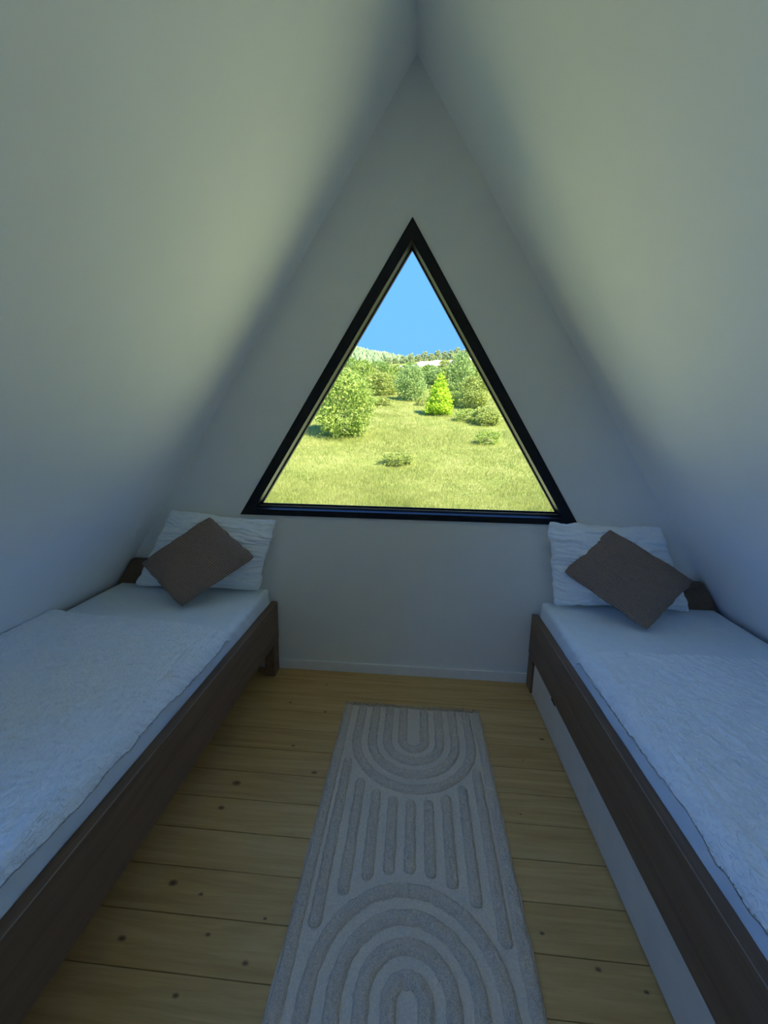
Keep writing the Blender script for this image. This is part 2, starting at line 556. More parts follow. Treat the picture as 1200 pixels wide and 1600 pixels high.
# ------------------------------------------------------------------ beds
HEAD, FOOT = -.018, -2.09
def bed(s, label, drawers):
    r = tag(empty('single_bed', (s * 1.28, -1.05, 0)), label, 'bed', 'low wooden single beds')
    xo, xi = s * .763, s * .800
    box('side_rail', xo, xi, HEAD, FOOT, .212, .459, M['bedwood'], r, .003)
    box('edge_line', s * .7622, s * .7642, HEAD - .004, FOOT + .004, .4572, .4598, M['edge'], r)
    box('side_rail', s * 1.755, s * 1.715, HEAD, FOOT, .212, .40, M['bedwood'], r, .003)
    box('end_board', s * .8005, s * 1.7145, HEAD - .002, HEAD - .032, .212, .44, M['bedwood'], r, .003)
    box('end_board', s * .8005, s * 1.7145, FOOT + .002, FOOT + .032, .212, .44, M['bedwood'], r, .003)
    for yy in (HEAD - .001, FOOT + .091):
        box('leg', s * .766, s * .826, yy, yy - .090, 0, .2115, M['bedwood'], r, .003)
        box('leg', s * 1.752, s * 1.692, yy, yy - .090, 0, .2115, M['bedwood'], r, .003)
    za, zb_ = .446, .700
    v = [(s * x, yy, z) for yy in (-.014, -.046) for x, z in ((1.575, za), (slope_x(za) - .014, za), (slope_x(zb_) - .014, zb_), (1.575, zb_))]
    part('corner_dark_panel', v, BOXF if s < 0 else [tuple(reversed(q)) for q in BOXF], M['bedwood'], r)  # stand-in panel for an unidentified dark area in the head corner
    for k in range(12):
        yy = -.12 - k * .165
        box('slat', s * .801, s * 1.714, yy, yy - .09, .268, .287, M['pine'], r)
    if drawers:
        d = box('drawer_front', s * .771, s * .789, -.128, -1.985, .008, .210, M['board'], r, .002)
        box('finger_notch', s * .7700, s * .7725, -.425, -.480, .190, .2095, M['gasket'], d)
    return r
bed(-1, 'dark brown wooden bed open underneath, under the left sloped wall', False)
bed(1, 'dark brown wooden bed with white board below the rail, on the right', True)

def rounded_slab(name, x0, x1, y0, y1, z0, z1, r, s, mat, label, cat, group, sag):
    """mattress: a rounded box with slightly slack edges and creases down the aisle side"""
    nx, ny = 60, 150
    # closed profile around x-z, swept along y with rounded ends
    prof = []
    for (cx, cz, a0) in ((x1 - r, z1 - r, 0), (x0 + r, z1 - r, 90), (x0 + r, z0 + r, 180), (x1 - r, z0 + r, 270)):
        for k in range(9):
            a = math.radians(a0 + k * 90 / 8)
            prof.append((cx + r * math.cos(a), cz + r * math.sin(a)))
    # subdivide long edges
    pts = []
    for i in range(len(prof)):
        a, b_ = prof[i], prof[(i + 1) % len(prof)]
        L = math.hypot(a[0] - b_[0], a[1] - b_[1])
        n_ = max(1, int(L / .02))
        for k in range(n_):
            pts.append((a[0] + (b_[0] - a[0]) * k / n_, a[1] + (b_[1] - a[1]) * k / n_))
    pts = np.array(pts)
    cxz = np.array([(x0 + x1) / 2, (z0 + z1) / 2])
    ys = []
    for k in range(7):
        a = math.radians(90 * k / 6)
        ys.append((y0 - r * (1 - math.sin(a)) * 0 - r + r * math.cos(math.pi / 2 - a) * 0 + r * (1 - math.sin(a)) * 0 + 0, 1))
    ylist, inset = [], []
    for k in range(7):
        a = math.radians(90 * k / 6)
        ylist.append(y0 - r * (1 - math.cos(math.pi / 2 - a)) if False else y0 - r + r * math.cos(a))
        inset.append(r - r * math.sin(a))
    ylist, inset = ylist, inset
    mid = list(np.linspace(y0 - r, y1 + r, ny))[1:-1]
    Y = ylist + mid + [y1 + y0 - q for q in ylist[::-1]]
    I = inset + [0] * len(mid) + inset[::-1]
    V = []
    n_ = len(pts)
    for yv, ins in zip(Y, I):
        q = pts.copy()
        q[:, 0] = np.clip(q[:, 0], x0 + ins, x1 - ins)
        q[:, 1] = np.clip(q[:, 1], z0 + ins, z1 - ins)
        V.append(np.stack([q[:, 0], np.full(n_, yv), q[:, 1]], 1))
    V = np.array(V)
    # relief
    X, YY, Z = V[..., 0], V[..., 1], V[..., 2]
    top = smooth01((Z - (z1 - .05)) / .05)
    V[..., 2] += top * (.004 * fbm(X * 4, YY * 3, 5) + .0015 * fbm(X * 22 + YY * 6, YY * 9, 9))
    side = smooth01((s * -X + s * (x0 if s > 0 else x1) + .03) / .03) * smooth01((Z - z0) / .06)
    V[..., 0] -= s * side * (.004 * fbm(YY * 9, Z * 16, 3) + .003 * noise2((YY + Z * .8) * 26, Z * 5, 8))
    V[..., 0] -= s * side * .005 * smooth01((z1 - .03 - Z) / .08)
    ns = len(Y)
    faces = []
    idx = np.arange(ns * n_).reshape(ns, n_)
    a = idx[:-1, :]; b_ = np.roll(idx, -1, 1)[:-1, :]; c = np.roll(idx, -1, 1)[1:, :]; d = idx[1:, :]
    F = np.stack([a.ravel(), b_.ravel(), c.ravel(), d.ravel()], 1)
    faces = [tuple(q) for q in F.tolist()] + [tuple(idx[0, ::-1].tolist()), tuple(idx[-1].tolist())]
    base = np.array([(x0 + x1) / 2, (y0 + y1) / 2, z0])
    me = mesh_np(name, V.reshape(-1, 3) - base, faces)
    o = put(name, me, mat, None, True, loc=base)
    return tag(o, label, cat, group)

MZ0, MZ1 = .289, .545
rounded_slab('mattress', -1.760, -.806, -.022, -2.05, MZ0, MZ1, .035, -1, M['sheet'],
             'mattress in a white fitted sheet on the left bed', 'mattress', 'mattresses', .0)
rounded_slab('mattress', .804, 1.760, -.022, -2.05, MZ0, MZ1, .035, 1, M['sheet'],
             'mattress in a white fitted sheet on the right bed', 'mattress', 'mattresses', .0)

def crinkle(x, y, seed):
    """seersucker relief: short wavy ridges whose direction wanders a little"""
    wx = x + .010 * fbm(x * 20, y * 20, seed + 1, 2)
    wy = y + .010 * fbm(x * 20 + 40, y * 20 + 3, seed + 2, 2)
    a = .75 + .5 * fbm(x * 3.0, y * 3.0, seed + 3, 1)
    ca, sa = math.cos(.75), math.sin(.75)
    p = wx * ca + wy * sa + .05 * fbm(x * 3.5, y * 3.5, seed + 3, 2)
    q = -wx * sa + wy * ca + .05 * fbm(x * 3.5 + 8, y * 3.5, seed + 4, 2)
    h = noise2(p * 80, q * 20, seed) + .4 * noise2(p * 120 + q * 30, q * 50, seed + 6)
    return np.tanh(1.6 * h)

def duvet(s, seed, label):
    nu, nv = 330, 520
    U = np.linspace(0, 1, nu)[:, None] * np.ones((1, nv))
    Vv = np.ones((nu, 1)) * np.linspace(0, 1, nv)[None, :]
    x_wall, x_aisle = 1.742, .788
    # head edge line, slightly slanted and wavy
    if s < 0:
        head = np.interp(U, [0, .1, .5, .8, 1], [-.505, -.512, -.515, -.55, -.60])
    else:
        head = np.interp(U, [0, .15, .5, .8, 1], [-.590, -.585, -.575, -.575, -.615])
    foot = -2.20
    X = x_wall + (x_aisle - x_wall) * U + .0035 * fbm(Vv * 9, U * 2, seed + 20) * U
    Y = head + (foot - head) * Vv + .004 * fbm(U * 8, Vv * 3, seed + 21) * (1 - Vv)
    dist_head = (head - Y)
    dist_aisle = (X - x_aisle)
    # body: puffs at the wall, sags to the aisle edge, rounded head hem
    Z = .574 + .020 * smooth01((X - 1.45) / .28) + .007 * fbm(X * 3, Y * 3, seed + 7)
    Z = Z - .024 * (1 - smooth01(dist_head / .035))
    Z = Z - .050 * (1 - np.sqrt(np.clip(1 - (1 - np.clip(dist_aisle / .062, 0, 1)) ** 2, 0, 1)))
    Z = Z - .10 * smooth01((-2.06 - Y) / .10)
    # crinkles, and a few long pleats that follow the aisle edge
    calm = .35 + .65 * smooth01(dist_head / .05)
    Z = Z + (.0064 * (.75 + .35 * fbm(X * 4, Y * 4, seed + 41, 2))) * calm * crinkle(X, Y, seed)
    near = np.exp(-((dist_aisle - .060) / .050) ** 2)
    Z = Z + near * .0085 * fbm(dist_aisle * 70, Y * 5, seed + 11, 2)
    if s > 0:   # creases across the right duvet
        for (y0, x0, x1) in ((-.95, .95, 1.55), (-1.22, .86, 1.5), (-.70, 1.45, 1.70)):
            cy = y0 + .02 * np.sin(X * 14) + .03 * (X - 1.2)
            on = smooth01((X - x0) / .1) * smooth01((x1 - X) / .1)
            Z = Z + .007 * on * np.exp(-((Y - cy) / .010) ** 2)
    Xs = s * X
    top = np.stack([Xs, Y, Z], -1).reshape(-1, 3)
    zb = np.minimum(Z - .006, np.where(dist_aisle < .045, 9, MZ1 + .004))
    zb = np.where(Y < -2.06, Z - .02, zb)
    bot = np.stack([Xs, Y, zb], -1).reshape(-1, 3)
    n_ = nu * nv
    flip = s > 0
    F1 = grid_faces(nu, nv, 0, not flip)
    F2 = grid_faces(nu, nv, n_, flip)
    idx = np.arange(n_).reshape(nu, nv)
    loop = np.concatenate([idx[:-1, 0], idx[-1, :-1], idx[:0:-1, -1], idx[0, :0:-1]])
    nx_ = np.roll(loop, -1)
    F3 = np.stack([loop, nx_, nx_ + n_, loop + n_], 1)
    if flip:
        F3 = F3[:, ::-1]
    base = np.array([s * 1.25, -1.3, MZ1])
    me = mesh_np('duvet', np.concatenate([top, bot]) - base, np.concatenate([F1, F2, F3[:, ::-1]]))
    o = put('duvet', me, M['duvet'], None, True, loc=base)
    return tag(o, label, 'duvet', 'white crinkled duvets')
duvet(-1, 31, 'white crinkled duvet spread over the left bed')
duvet(1, 57, 'white crinkled duvet with creases spread over the right bed')

def pillow(name, corners, T, mat, label, cat, group, seed, bulge=(0, -1, 0), wr=.004, pinch=.10, n=150, mode='pillow', power=2.4):
    """corners: bottom-left, bottom-right, top-right, top-left as seen from the aisle"""
    c = [np.array(p, float) for p in corners]
    base = (c[0] + c[1]) / 2
    u = np.linspace(-1, 1, n)[:, None] * np.ones((1, n))
    v_ = np.ones((n, 1)) * np.linspace(-1, 1, n)[None, :]
    # pull the edges in between the corners
    uu = u * (1 - pinch * (1 - v_ ** 2) * np.abs(u) ** 1.5 * .55)
    vv = v_ * (1 - pinch * (1 - u ** 2) * np.abs(v_) ** 1.5 * .8)
    a, b_ = (uu + 1) / 2, (vv + 1) / 2
    Pm = ((1 - a) * (1 - b_))[..., None] * c[0] + (a * (1 - b_))[..., None] * c[1] + (a * b_)[..., None] * c[2] + ((1 - a) * b_)[..., None] * c[3]
    nrm = np.cross(c[1] - c[0] + c[2] - c[3], c[3] - c[0] + c[2] - c[1])
    nrm /= np.linalg.norm(nrm)
    if nrm[1] > 0:
        nrm = -nrm
    # blunt corners, wavering seam
    blunt = 1 - (.05 if mode == 'pillow' else .045) * (np.abs(u) * np.abs(v_)) ** 5
    ctr = (c[0] + c[1] + c[2] + c[3]) / 4
    Pm = ctr + (Pm - ctr) * blunt[..., None]
    eu = (c[1] - c[0]) / np.linalg.norm(c[1] - c[0]); ev = (c[3] - c[0]) / np.linalg.norm(c[3] - c[0])
    amp = .010 if mode == 'pillow' else .004
    Pm = Pm + (amp * np.abs(u) ** 4 * fbm(vv * 4.5, u * 1.0, seed + 31, 3))[..., None] * eu
    Pm = Pm + (amp * np.abs(v_) ** 4 * fbm(uu * 4.5, v_ * 1.0, seed + 37, 3))[..., None] * ev
    th = ((1 - np.abs(u) ** power) * (1 - np.abs(v_) ** power)) ** .55
    edge = np.clip(th * 3, 0, 1)
    if mode == 'pillow':
        wv = vv + .10 * fbm(uu * 2.6, vv * 2.0, seed + 4, 2)
        rel = wr * noise2(uu * 2.6, wv * 13, seed) * (.55 + .45 * np.abs(u))
        rel += wr * .8 * noise2(uu * 6, wv * 24 + uu * 2, seed + 2)
        rel += .014 * fbm(uu * 1.7, vv * 1.7, seed + 3, 2)
    else:
        rel = wr * fbm(uu * 3, vv * 3, seed, 3) + .35 * wr * fbm(uu * 20, vv * 20, seed + 1, 2)
        # gathers at the corners
        for (cu, cv) in ((-1, -1), (1, 1), (-1, 1), (1, -1)):
            dd = np.hypot(u - cu, v_ - cv)
            rel += .004 * np.exp(-(dd / .35) ** 2) * np.sin(np.arctan2(v_ - cv, u - cu) * 11 + seed)
    front = Pm + ((T * th + rel * edge))[..., None] * nrm
    back = Pm - ((T * .75 * th))[..., None] * nrm
    # soft flutter of the seam
    V = np.concatenate([front.reshape(-1, 3), back.reshape(-1, 3)])
    n_ = n * n
    F1 = grid_faces(n, n, 0)
    F2 = grid_faces(n, n, n_, True)
    idx = np.arange(n_).reshape(n, n)
    loop = np.concatenate([idx[:-1, 0], idx[-1, :-1], idx[:0:-1, -1], idx[0, :0:-1]])
    # join front and back along the seam with a thin welt
    V[:n_][loop] += nrm * .0015
    nx_ = np.roll(loop, -1)
    F3 = np.stack([loop, loop + n_, nx_ + n_, nx_], 1)
    F = np.concatenate([F1, F2, F3])
    me = mesh_np(name, V - base, F)
    uvl = me.uv_layers.new(name='UVMap')
    uvs = np.stack([(u + 1).ravel() / 2, (v_ + 1).ravel() / 2], 1)
    uvs = np.concatenate([uvs, uvs])
    uvl.data.foreach_set('uv', uvs[F.ravel()].astype(np.float32).ravel())
    o = put(name, me, mat, None, True, loc=base)
    bm = bmesh.new(); bm.from_mesh(me); bmesh.ops.recalc_face_normals(bm, faces=bm.faces[:]); bm.to_mesh(me); bm.free()
    return tag(o, label, cat, group)

pillow('pillow', [(-1.615, -.125, .553), (-.830, -.120, .553), (-.722, -.050, .985), (-1.385, -.045, 1.030)], .080, M['pillow'],
       'white pillow propped against the gable wall on the left bed', 'pillow', 'white pillows', 3, wr=.0085)
pillow('pillow', [(.832, -.118, .553), (1.580, -.125, .553), (1.395, -.045, 1.018), (.780, -.050, 1.030)], .080, M['pillow'],
       'white pillow propped against the gable wall on the right bed', 'pillow', 'white pillows', 14, wr=.0085)
pillow('throw_pillow', [(-1.156, -.385, .556), (-.824, -.165, .781), (-1.108, -.115, 1.006), (-1.500, -.198, .731)], .070, M['cushion'],
       'brown ribbed cushion standing on its corner on the left bed', 'cushion', 'brown cushions', 5, wr=.007, pinch=.05, mode='cushion', power=2.2)
pillow('throw_pillow', [(1.211, -.375, .556), (1.534, -.165, .755), (1.090, -.115, 1.011), (.860, -.140, .767)], .070, M['cushion'],
       'brown ribbed cushion standing on its corner on the right bed', 'cushion', 'brown cushions', 8, wr=.007, pinch=.05, mode='cushion', power=2.2)

# ------------------------------------------------------------------ rug
RX0, RX1, RY0, RY1 = -.290, .445, -.318, -1.735
RCX = .080
rug = tag(empty('runner_rug', (RCX, -1.02, 0)), 'beige tufted runner rug with raised arches and stripes, on the floorboards', 'rug')
def rug_z(x, y):
    """gentle lie of the rug, with a small ruck on the left side"""
    r = .010 * np.exp(-((y + .700 + .10 * (x + .29)) / .022) ** 2) * smooth01((.02 - x) / .28)
    return .004 + r + .0012 * fbm(np.asarray(x) * 6, np.asarray(y) * 6, 77, 2)
nu, nv = 120, 220
X = np.linspace(RX0, RX1, nu)[:, None] * np.ones((1, nv))
Y = np.ones((nu, 1)) * np.linspace(RY0, RY1, nv)[None, :]
ed = .004 * fbm(Y * 14, X * 0, 3, 3)
X = X + ed
Z = rug_z(X, Y) + .0012 * fbm(X * 150, Y * 60, 6, 2)
topv = np.stack([X, Y, Z], -1).reshape(-1, 3)
botv = np.stack([X, Y, np.full_like(X, .0006) + np.maximum(0, Z - .009)], -1).reshape(-1, 3)
idx = np.arange(nu * nv).reshape(nu, nv)
loop = np.concatenate([idx[:-1, 0], idx[-1, :-1], idx[:0:-1, -1], idx[0, :0:-1]])
F3 = np.stack([loop, loop + nu * nv, np.roll(loop, -1) + nu * nv, np.roll(loop, -1)], 1)
part('weave', np.concatenate([topv, botv]), np.concatenate([grid_faces(nu, nv, 0, True), grid_faces(nu, nv, nu * nv), F3[:, ::-1]]), M['rug_base'], rug, True)

def band(path, width, seed, height=.014, name='tufted_band'):
    """a raised, clipped pile band that follows a path on the rug"""
    P = np.array(path, float)
    d = np.r_[0, np.cumsum(np.hypot(*np.diff(P, axis=0).T))]
    L = d[-1]
    n_ = max(6, int(L / .0045))
    t_ = np.linspace(0, L, n_)
    px, py = np.interp(t_, d, P[:, 0]), np.interp(t_, d, P[:, 1])
    tx, ty = np.gradient(px), np.gradient(py)
    ln = np.hypot(tx, ty); tx /= ln; ty /= ln
    k = 15
    w_ = np.linspace(-1, 1, k)
    endcap = np.sqrt(np.clip(1 - (1 - np.clip(np.minimum(t_, L - t_) / (width * .45), 0, 1)) ** 2, .0, 1))
    hw = width / 2 * (.35 + .65 * endcap)
    XX = px[:, None] + (-ty * hw)[:, None] * w_
    YY = py[:, None] + (tx * hw)[:, None] * w_
    wob = .0035 * fbm(XX * 55, YY * 55, seed, 2) * np.abs(w_)
    XX = XX + (-ty)[:, None] * wob
    YY = YY + tx[:, None] * wob
    prof = (1 - np.abs(w_) ** 4.0)
    H = height * prof * (.3 + .7 * endcap[:, None])
    H = H * (1 + .42 * fbm(XX * 180, YY * 180, seed + 3, 2) + .22 * fbm(XX * 45, YY * 45, seed + 9, 2))
    ZZ = rug_z(XX, YY) + H - .0015
    V = np.stack([XX, YY, ZZ], -1).reshape(-1, 3)
    return part(name, V, grid_faces(n_, k), M['rug_pile'], rug, True)

def arc_path(cx, cy, r, up, leg_to):
    """an arch with straight legs: up=False opens to the far end of the rug"""
    sgn = 1 if up else -1
    pts = [(cx - r, leg_to)]
    for k in range(41):
        a = math.pi - math.pi * k / 40
        pts.append((cx + r * math.cos(a), cy + sgn * r * math.sin(a)))
    pts.append((cx + r, leg_to))
    return pts
UC, AC = (RCX + .008, -.556), (RCX, -1.495)
for i, r in enumerate((.278, .202, .128, .054)):
    band(arc_path(UC[0], UC[1], r, False, RY0 - .004), .046, 100 + i)
    band(arc_path(AC[0], AC[1], r - .004, True, RY1 + .004), .046, 120 + i)
for k in range(-4, 5):
    x = RCX + k * .0725
    dx = abs(k) * .0725
    cl = math.sqrt(max(0, .322 ** 2 - dx * dx)) if dx < .322 else 0
    band([(x, UC[1] - cl - .006), (x, AC[1] + cl + .004)], .043, 150 + k)
for s in (-1, 1):
    xb = (RX0 if s < 0 else RX1) - s * .024
    band([(xb, RY0 - .004), (xb, RY1 + .004)], .044, 170 + s)
# fringe along the far end
V, F = [], []
for k in range(150):
    x = RX0 + .004 + (RX1 - RX0 - .008) * (k + .5) / 150 + random.uniform(-.001, .001)
    L = random.uniform(.018, .034)
    dx = random.uniform(-.010, .010)
    w2 = random.uniform(.0012, .0022)
    z = random.uniform(.002, .007)
    b0 = len(V)
    y0 = RY0 - .002
    for (tt, zz) in ((0, .005), (.5, z + .002), (1, .0015)):
        V += [(x - w2 + dx * tt, y0 + L * tt, zz), (x + w2 + dx * tt, y0 + L * tt, zz), (x + dx * tt, y0 + L * tt, zz + .003)]
    for a in (0, 3):
        for (p, q) in ((0, 1), (1, 2), (2, 0)):
            F.append((b0 + a + p, b0 + a + q, b0 + a + 3 + q, b0 + a + 3 + p))
fr = part('fringe', V, F, M['fringe'], rug)
fr['kind'] = 'stuff'

# ------------------------------------------------------------------ outside: hillside meadow, trees, far hill
ELEV_D = [2.3, 10, 22, 32, 45, 62, 85, 110, 140, 170, 200, 260]
ELEV_Z = [-2.9, -2.85, -2.66, -1.5, .95, 3.95, 8.2, 14.2, 22.0, 29.0, 33.5, 38.0]
_dd = np.linspace(2.3, 260, 800)
_zz = np.interp(_dd, ELEV_D, ELEV_Z)
_k = np.ones(41) / 41
_zz = np.convolve(np.pad(_zz, 20, 'edge'), _k, 'valid')
def ground_z(x, y):
    """y in room coordinates; the slope also climbs to the right further up"""
    d = np.asarray(y, float) - CAM[1]
    x = np.asarray(x, float)
    z = np.interp(d, _dd, _zz) - .12 * np.clip(-4.0 - d, 0, None)
    z = z + .075 * x * smooth01((d - 80) / 60) * smooth01(1.6 - np.abs(x) / 60)
    z = z + .25 * fbm(x * .09, d * .09, 41, 3) * smooth01((d - 8) / 20) + .8 * fbm(x * .03 + 9, d * .03, 47, 2) * smooth01((d - 40) / 50)
    return z
def sight(px, py):
    """horizontal bearing x/d and elevation z/d of a picture direction from the standpoint"""
    dv = _f * F_PX + _R * (px - 600) + _U * (800 - py)
    return dv.x / dv.y, dv.z / dv.y

gx = np.concatenate([np.linspace(-160, -30, 30)[:-1], np.linspace(-30, 30, 81), np.linspace(30, 160, 30)[1:]])
gy = np.concatenate([np.linspace(-120, .25, 50)[:-1], np.linspace(.25, 60, 130)[:-1], np.linspace(60, 255, 120)])
GX, GY = np.meshgrid(gx, gy, indexing='ij')
V = np.stack([GX, GY, ground_z(GX, GY)], -1).reshape(-1, 3)
structure(part('ground', V, grid_faces(len(gx), len(gy)), M['meadow'], None, True))

# unseen pale lawn below the window, added to bounce sunlight onto the slopes
YX = np.linspace(-16, 16, 40)
YY_ = np.linspace(.2, 15.0, 30)
AX, AY = np.meshgrid(YX, YY_, indexing='ij')
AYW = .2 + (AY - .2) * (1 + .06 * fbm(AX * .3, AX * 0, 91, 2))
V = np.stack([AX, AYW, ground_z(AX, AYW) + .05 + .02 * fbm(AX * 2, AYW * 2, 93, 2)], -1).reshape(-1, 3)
structure(part('bounce_yard', V, grid_faces(40, 30), M['bounce_yard'], None, True))

# meadow grass: blades as one mesh
NB = 420000
d = np.exp(RNG.uniform(math.log(17.8), math.log(125.0), NB))
bx = RNG.uniform(-.62, .60, NB) * (d + 3) + CAM[0]
by = d + CAM[1]
patch = fbm(bx * .25, by * .25, 61, 3)
hgt = (.11 + .15 * RNG.random(NB)) * (1 + .5 * patch) * (1 + d / 140)
wid = (.010 + .010 * RNG.random(NB)) * (.6 + d / 30)
ang = RNG.uniform(0, math.pi, NB)
lean = RNG.normal(0, .35, (NB, 2)) * hgt[:, None]
bz = ground_z(bx, by)
c_, s_ = np.cos(ang) * wid / 2, np.sin(ang) * wid / 2
p0 = np.stack([bx - c_, by - s_, bz - .03], 1)
p1 = np.stack([bx + c_, by + s_, bz - .03], 1)
p2 = np.stack([bx + lean[:, 0], by + lean[:, 1], bz + hgt], 1)
V = np.stack([p0, p1, p2], 1).reshape(-1, 3)
g = part('meadow_grass', V, np.arange(NB * 3).reshape(NB, 3), M['grass'])
tag(g, 'tall yellow-green meadow grass covering the slope outside the window', 'grass')
g['kind'] = 'stuff'

def crown_mesh(name, shape, n, leaf, mat, seed):
    """a unit crown (height 1, base radius about .5) of leaf cards gathered in twig clumps"""
    rg = np.random.default_rng(seed)
    nc = max(40, n // 14)
    cz = rg.random(nc) if shape != 'cone' else 1 - np.sqrt(rg.random(nc))
    az = rg.uniform(0, 2 * math.pi, nc)
    if shape == 'cone':
        R = .52 * (1 - cz) ** .75 * np.clip(.7 + cz * 3.0, 0, 1) + .012
    elif shape == 'egg':
        R = .5 * np.sqrt(np.clip(1 - (np.abs(cz - .40) / np.where(cz > .40, .62, .46)) ** 2, 0, 1)) + .01
    else:
        R = .5 * np.sqrt(np.clip(1 - (np.abs(cz - .42) / np.where(cz > .42, .60, .55)) ** 2.4, 0, 1)) + .02
    R = R * (.80 + .32 * noise2(az * 1.6, cz * 5, seed)) * (.45 + .55 * rg.random(nc) ** .4)
    cc = np.stack([R * np.cos(az), R * np.sin(az), .05 + .93 * cz], 1)
    k = rg.integers(0, nc, n)
    spread = .075 if shape != 'cone' else .05
    P = cc[k] + rg.normal(0, 1, (n, 3)) * [spread, spread, spread * .8] * .7
    P[:, 2] = np.clip(P[:, 2], .01, 1.02)
    a1 = rg.normal(0, 1, (n, 3)); a1 /= np.linalg.norm(a1, axis=1)[:, None]
    a2 = rg.normal(0, 1, (n, 3)); a2 -= (a2 * a1).sum(1)[:, None] * a1; a2 /= np.linalg.norm(a2, axis=1)[:, None]
    sz = leaf * (.6 + .8 * rg.random(n))[:, None]
    V = np.stack([P - a1 * sz, P + a2 * sz * .55, P + a1 * sz, P - a2 * sz * .55], 1).reshape(-1, 3)
    me = mesh_np(name, V, np.arange(n * 4).reshape(n, 4))
    me.materials.append(mat)
    return me

def trunk_mesh(seed):
    rg = np.random.default_rng(seed)
    V, F = [], []
    def limb(a, b_, r0, r1):
        a, b_ = Vector(a), Vector(b_)
        dr = (b_ - a).normalized()
        q = dr.to_track_quat('Z', 'Y')
        o = len(V)
        for (p, r) in ((a, r0), (b_, r1)):
            for k in range(6):
                V.append(tuple(p + q @ Vector((r * math.cos(k * math.pi / 3), r * math.sin(k * math.pi / 3), 0))))
        for k in range(6):
            F.append((o + k, o + (k + 1) % 6, o + 6 + (k + 1) % 6, o + 6 + k))
    limb((0, 0, -.06), (.01, 0, .45), .022, .014)
    limb((.01, 0, .45), (0, .01, .88), .014, .004)
    for k in range(8):
        z = .12 + k * .08
        a = k * 2.4 + rg.random()
        limb((.005, 0, z), (.28 * math.cos(a) * (1 - z * .6), .28 * math.sin(a) * (1 - z * .6), z + .14), .008, .003)
    me = mesh_np('trunk', V, F)
    me.materials.append(M['bark'])
    return me
TRUNK = trunk_mesh(4)
CROWN = {}
def crown(kind, n, leaf, mat, seed):
    key = (kind, mat, n)
    if key not in CROWN:
        CROWN[key] = crown_mesh('crown', kind, n, leaf, M[mat], seed)
    return CROWN[key]

def tree(name, px, py, hpx, wpx, d, kind, mat, n, leaf, label, cat='tree', group=None, seed=1):
    """stand a tree at distance d on the bearing the photograph shows it, feet on the ground"""
    bx_, el = sight(px, py)
    dl = np.arange(d * .72, d * 1.3, .5)
    hit = np.nonzero(ground_z(CAM[0] + bx_ * dl, CAM[1] + dl) >= CAM[2] + el * dl)[0]
    if len(hit):
        d = float(dl[hit[0]])
    x = CAM[0] + bx_ * d
    y = CAM[1] + d
    z = float(ground_z(x, y))
    H = hpx / F_PX * d * .97
    Wd = wpx / F_PX * d * .97
    z -= .02 * H
    r = tag(empty(name, (x, y, z)), label, cat, group)
    rot = random.uniform(0, 6.28)
    c = put('crown', crown(kind, n, leaf, mat, seed), None, r)
    c.scale = (Wd, Wd, H)
    c.rotation_euler = (0, 0, rot)
    tk = put('trunk', TRUNK, None, r)
    tk.scale = (Wd, Wd, H)
    tk.rotation_euler = (0, 0, rot)
    return r

GT = 'bushy trees on the meadow slope'
tree('leafy_tree', 537, 682, 100, 104, 45, 'egg', 'leaf_pale', 9000, .022, 'large pale green bushy tree lowest on the slope, left of the window view', group=GT, seed=2)
tree('leafy_tree', 686, 649, 64, 56, 62, 'cone', 'leaf_lime', 5000, .034, 'bright lime green cone-shaped tree in the middle of the meadow', group=GT, seed=3)
tree('leafy_tree', 642, 626, 52, 52, 74, 'round', 'leaf_blue', 5000, .028, 'blue-green rounded tree just left of the lime green tree', group=GT, seed=5)
tree('leafy_tree', 597, 618, 34, 50, 82, 'round', 'leaf_olive', 3500, .034, 'low olive green tree between the large left tree and the blue-green one', group=GT, seed=6)
tree('leafy_tree', 718, 618, 62, 44, 76, 'egg', 'leaf_blue', 4500, .030, 'tall blue-green tree right behind the lime green tree', group=GT, seed=7)
tree('leafy_tree', 741, 640, 48, 52, 67, 'round', 'leaf_olive', 4000, .032, 'olive green spreading tree beside the right window frame', group=GT, seed=8)
tree('leafy_tree', 566, 608, 42, 44, 92, 'round', 'leaf_pale', 3000, .036, 'pale green tree behind the large left tree, seen over its top', group=GT, seed=9)
tree('leafy_tree', 618, 598, 26, 30, 100, 'round', 'leaf_pale', 2200, .040, 'small pale green tree above the olive tree, below the gravel bank', group=GT, seed=10)
tree('leafy_tree', 668, 602, 30, 34, 98, 'egg', 'leaf_dark', 2200, .040, 'small dark green tree between the two blue-green trees', group=GT, seed=12)
tree('leafy_tree', 695, 592, 26, 30, 108, 'round', 'leaf_olive', 2000, .042, 'small olive tree just under the gravel bank, right of centre', group=GT, seed=13)
tree('leafy_tree', 640, 590, 22, 34, 112, 'round', 'leaf_dark', 2000, .042, 'small dark tree under the gravel bank, above the blue-green rounded tree', group=GT, seed=14)
tree('leafy_tree', 592, 592, 26, 40, 108, 'round', 'leaf_dark', 2000, .042, 'dark green tree high on the slope, at the left end of the gravel bank', group=GT, seed=15)
tree('leafy_tree', 545, 600, 40, 40, 100, 'egg', 'leaf_dark', 2200, .040, 'dark green tree at the left window edge behind the large pale tree', group=GT, seed=16)
tree('leafy_tree', 760, 610, 46, 46, 84, 'round', 'leaf_pale', 2600, .036, 'pale green tree at the right window edge behind the olive tree', group=GT, seed=17)
GB = 'bushes below the gravel bank'
